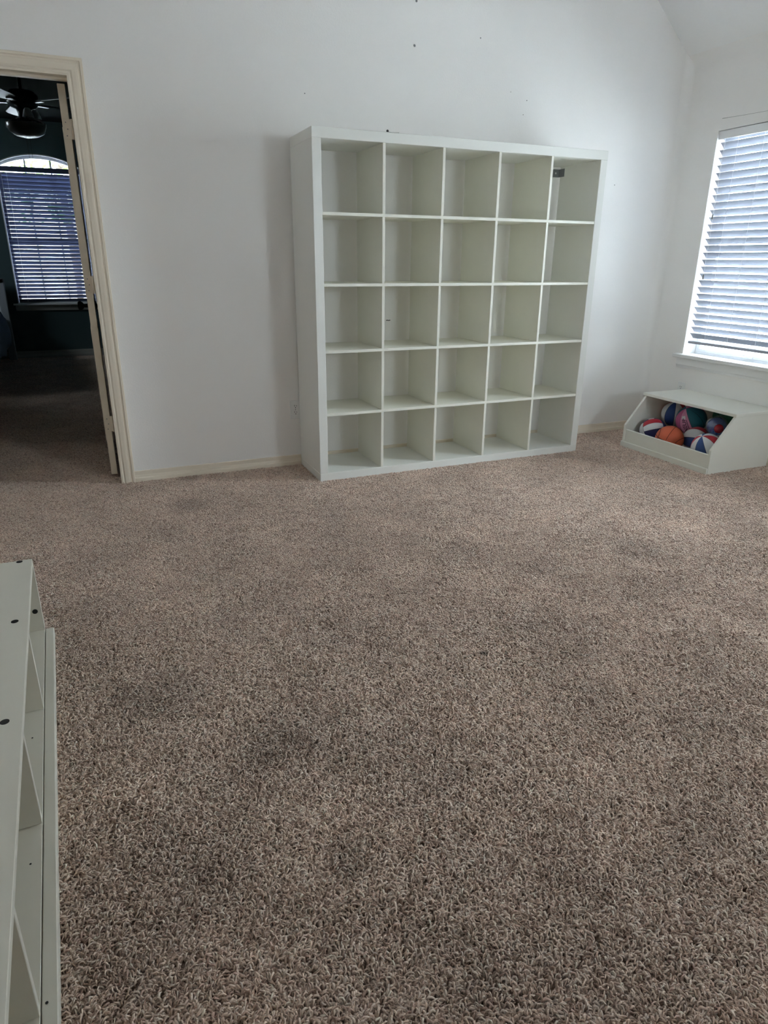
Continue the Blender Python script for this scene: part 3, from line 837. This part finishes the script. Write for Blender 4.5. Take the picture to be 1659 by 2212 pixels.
bb = empty('bedroom_blind', ((BW[0]+BW[1])/2, FY + 0.032, BW[2]), 0, 'slatted blind in the dark bedroom window beyond the doorway', 'blind')
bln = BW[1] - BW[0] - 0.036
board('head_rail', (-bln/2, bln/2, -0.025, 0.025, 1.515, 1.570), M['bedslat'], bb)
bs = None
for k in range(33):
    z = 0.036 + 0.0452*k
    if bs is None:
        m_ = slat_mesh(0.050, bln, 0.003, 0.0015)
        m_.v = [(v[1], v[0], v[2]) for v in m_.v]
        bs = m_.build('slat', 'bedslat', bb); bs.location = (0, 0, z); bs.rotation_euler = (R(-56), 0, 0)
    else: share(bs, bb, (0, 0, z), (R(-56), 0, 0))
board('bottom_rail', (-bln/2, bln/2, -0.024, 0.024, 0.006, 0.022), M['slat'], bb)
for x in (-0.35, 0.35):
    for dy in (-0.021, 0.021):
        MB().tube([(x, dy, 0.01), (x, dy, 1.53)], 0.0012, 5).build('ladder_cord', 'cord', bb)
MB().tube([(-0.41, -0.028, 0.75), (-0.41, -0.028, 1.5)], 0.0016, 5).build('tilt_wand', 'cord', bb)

# ================================================================== BEDROOM THINGS
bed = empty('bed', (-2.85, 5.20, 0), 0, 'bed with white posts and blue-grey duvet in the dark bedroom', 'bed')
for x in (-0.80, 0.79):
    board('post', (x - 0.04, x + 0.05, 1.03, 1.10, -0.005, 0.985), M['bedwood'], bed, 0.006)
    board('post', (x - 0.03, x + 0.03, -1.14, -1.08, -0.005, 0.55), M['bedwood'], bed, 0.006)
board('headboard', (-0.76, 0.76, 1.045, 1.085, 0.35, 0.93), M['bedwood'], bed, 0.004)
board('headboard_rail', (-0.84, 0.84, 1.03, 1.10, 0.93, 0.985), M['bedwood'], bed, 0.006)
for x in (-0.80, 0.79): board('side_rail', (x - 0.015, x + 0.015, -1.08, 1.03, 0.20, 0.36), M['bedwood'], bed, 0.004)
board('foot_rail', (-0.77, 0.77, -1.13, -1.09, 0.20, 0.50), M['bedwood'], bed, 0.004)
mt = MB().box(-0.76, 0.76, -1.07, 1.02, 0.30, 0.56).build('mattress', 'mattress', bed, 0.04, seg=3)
# duvet: draped slab with soft folds
dv = MB(); rows = []
NX, NY = 36, 30
for side in (0, 1):
    for j in range(NY + 1):
        y = -1.10 + 1.75*j/NY
        row = []
        for i in range(NX + 1):
            u = -1.18 + 2.36*i/NX
            au = abs(u)
            if au <= 0.80: x, z = u, 0.615 + 0.03*math.sin(5*u + 2*y)*math.cos(3*y)
            else:
                k = (au - 0.80)/0.38
                x = math.copysign(0.80 + 0.055*math.sin(k*2.2) + 0.02*math.sin(9*y + au*4), u); z = 0.60 - 0.36*k + 0.02*math.sin(6*y)
            off = 0.0 if side == 0 else -0.03
            row.append((x*(1 + (off*0.5)), y, z + off))
        rows.append(row)
d1 = MB().rings(rows[:NY+1], closed=False, caps=False).build('duvet', 'duvet', bed, smooth=True)
d1.modifiers.new('thickness', 'SOLIDIFY').thickness = 0.03

fan = empty('ceiling_fan', (-1.395, 3.60, BCZ), 0, 'dark ceiling fan with glass bowl light hanging in the bedroom', 'ceiling fan')
MB().lathe([(0.001, 0.0), (0.065, 0.0), (0.060, -0.03), (0.03, -0.055), (0.013, -0.06), (0.013, -0.20), (0.03, -0.205)], n=24).build('canopy_rod', 'black', fan, smooth=True)
MB().lathe([(0.02, -0.20), (0.09, -0.21), (0.125, -0.24), (0.125, -0.30), (0.10, -0.33), (0.06, -0.345), (0.05, -0.38), (0.05, -0.40)], n=32).build('motor_housing', 'black', fan, smooth=True)
for k in range(5):
    a = R(28 + 72*k)
    bk = MB().box(0.10, 0.22, -0.02, 0.02, -0.305, -0.298).build('blade_bracket', 'black', fan, 0.001)
    bk.rotation_euler = (0, 0, a)
    n = 10; pl = [(0.18, -0.045), (0.24, -0.058), (0.58, -0.070), (0.625, -0.05), (0.635, 0.0), (0.625, 0.05), (0.58, 0.070), (0.24, 0.058), (0.18, 0.045)]
    bl_ = MB().prism(pl, 2, -0.004, 0.004).build('blade', 'fan_blade', fan, 0.001)
    bl_.rotation_euler = (R(12), 0, a); bl_.location = (0, 0, -0.29)
MB().lathe([(0.050, -0.40), (0.155, -0.445), (0.160, -0.455)], n=32).build('light_fitter', 'fan_metal', fan, smooth=True)
MB().lathe([(0.160, -0.455), (0.158, -0.48), (0.135, -0.52), (0.09, -0.545), (0.04, -0.556), (0.001, -0.558)], n=32).build('glass_bowl', 'fan_glass', fan, smooth=True)
for k in range(2):
    a = R(-70 + 60*k)
    cxs, cys = 0.085*math.cos(a), 0.085*math.sin(a)
    MB().lathe([(0.018, -0.345), (0.03, -0.36), (0.042, -0.40), (0.046, -0.415)], (cxs, cys, 0.0), 16).build('glass_shade', 'fan_shade', fan, smooth=True)
for dx in (-0.012, 0.014):
    MB().tube([(dx, -0.04, -0.55), (dx, -0.04, -0.72)], 0.0012, 5).build('pull_chain', 'black', fan)

# ================================================================== OUTSIDE
tag(MB().box(-40, 40, -40, 40, -0.45, -0.30).build('ground', 'concrete'), 'pale ground outside the house', kind='structure')
tr = empty('garden_tree', (-1.2, 13.0, -0.3), 0, 'leafy tree outside, showing in the arch of the bedroom window', 'tree')
MB().tube([(0, 0, 0), (0.05, 0, 1.6), (-0.05, 0.1, 3.0), (0.1, 0, 4.6)], [0.14, 0.11, 0.08, 0.03], 10).build('trunk', 'bark', tr, smooth=True)
rng = random.Random(11)
for k in range(9):
    a = rng.uniform(0, 6.28); z_ = rng.uniform(1.9, 3.6); l_ = rng.uniform(1.0, 1.9)
    MB().tube([(0, 0, z_), (0.5*l_*math.cos(a), 0.5*l_*math.sin(a), z_ + 0.45), (l_*math.cos(a), l_*math.sin(a), z_ + 0.75)], [0.04, 0.025, 0.008], 6).build('branch', 'bark', tr, smooth=True)
lf = MB()
for k in range(900):
    c = Vector((rng.gauss(0, 0.85), rng.gauss(0, 0.7), rng.uniform(2.2, 4.6)))
    u = Vector((rng.gauss(0, 1), rng.gauss(0, 1), rng.gauss(0, 1))).normalized(); w = u.orthogonal().normalized()
    s_ = rng.uniform(0.05, 0.09); bse = len(lf.v)
    lf.v += [tuple(c - u*s_), tuple(c + w*s_*0.5), tuple(c + u*s_), tuple(c - w*s_*0.5)]
    lf.f.append([bse, bse+1, bse+2, bse+3])
lfo = lf.build('foliage', 'leaf', tr); lfo['kind'] = 'stuff'
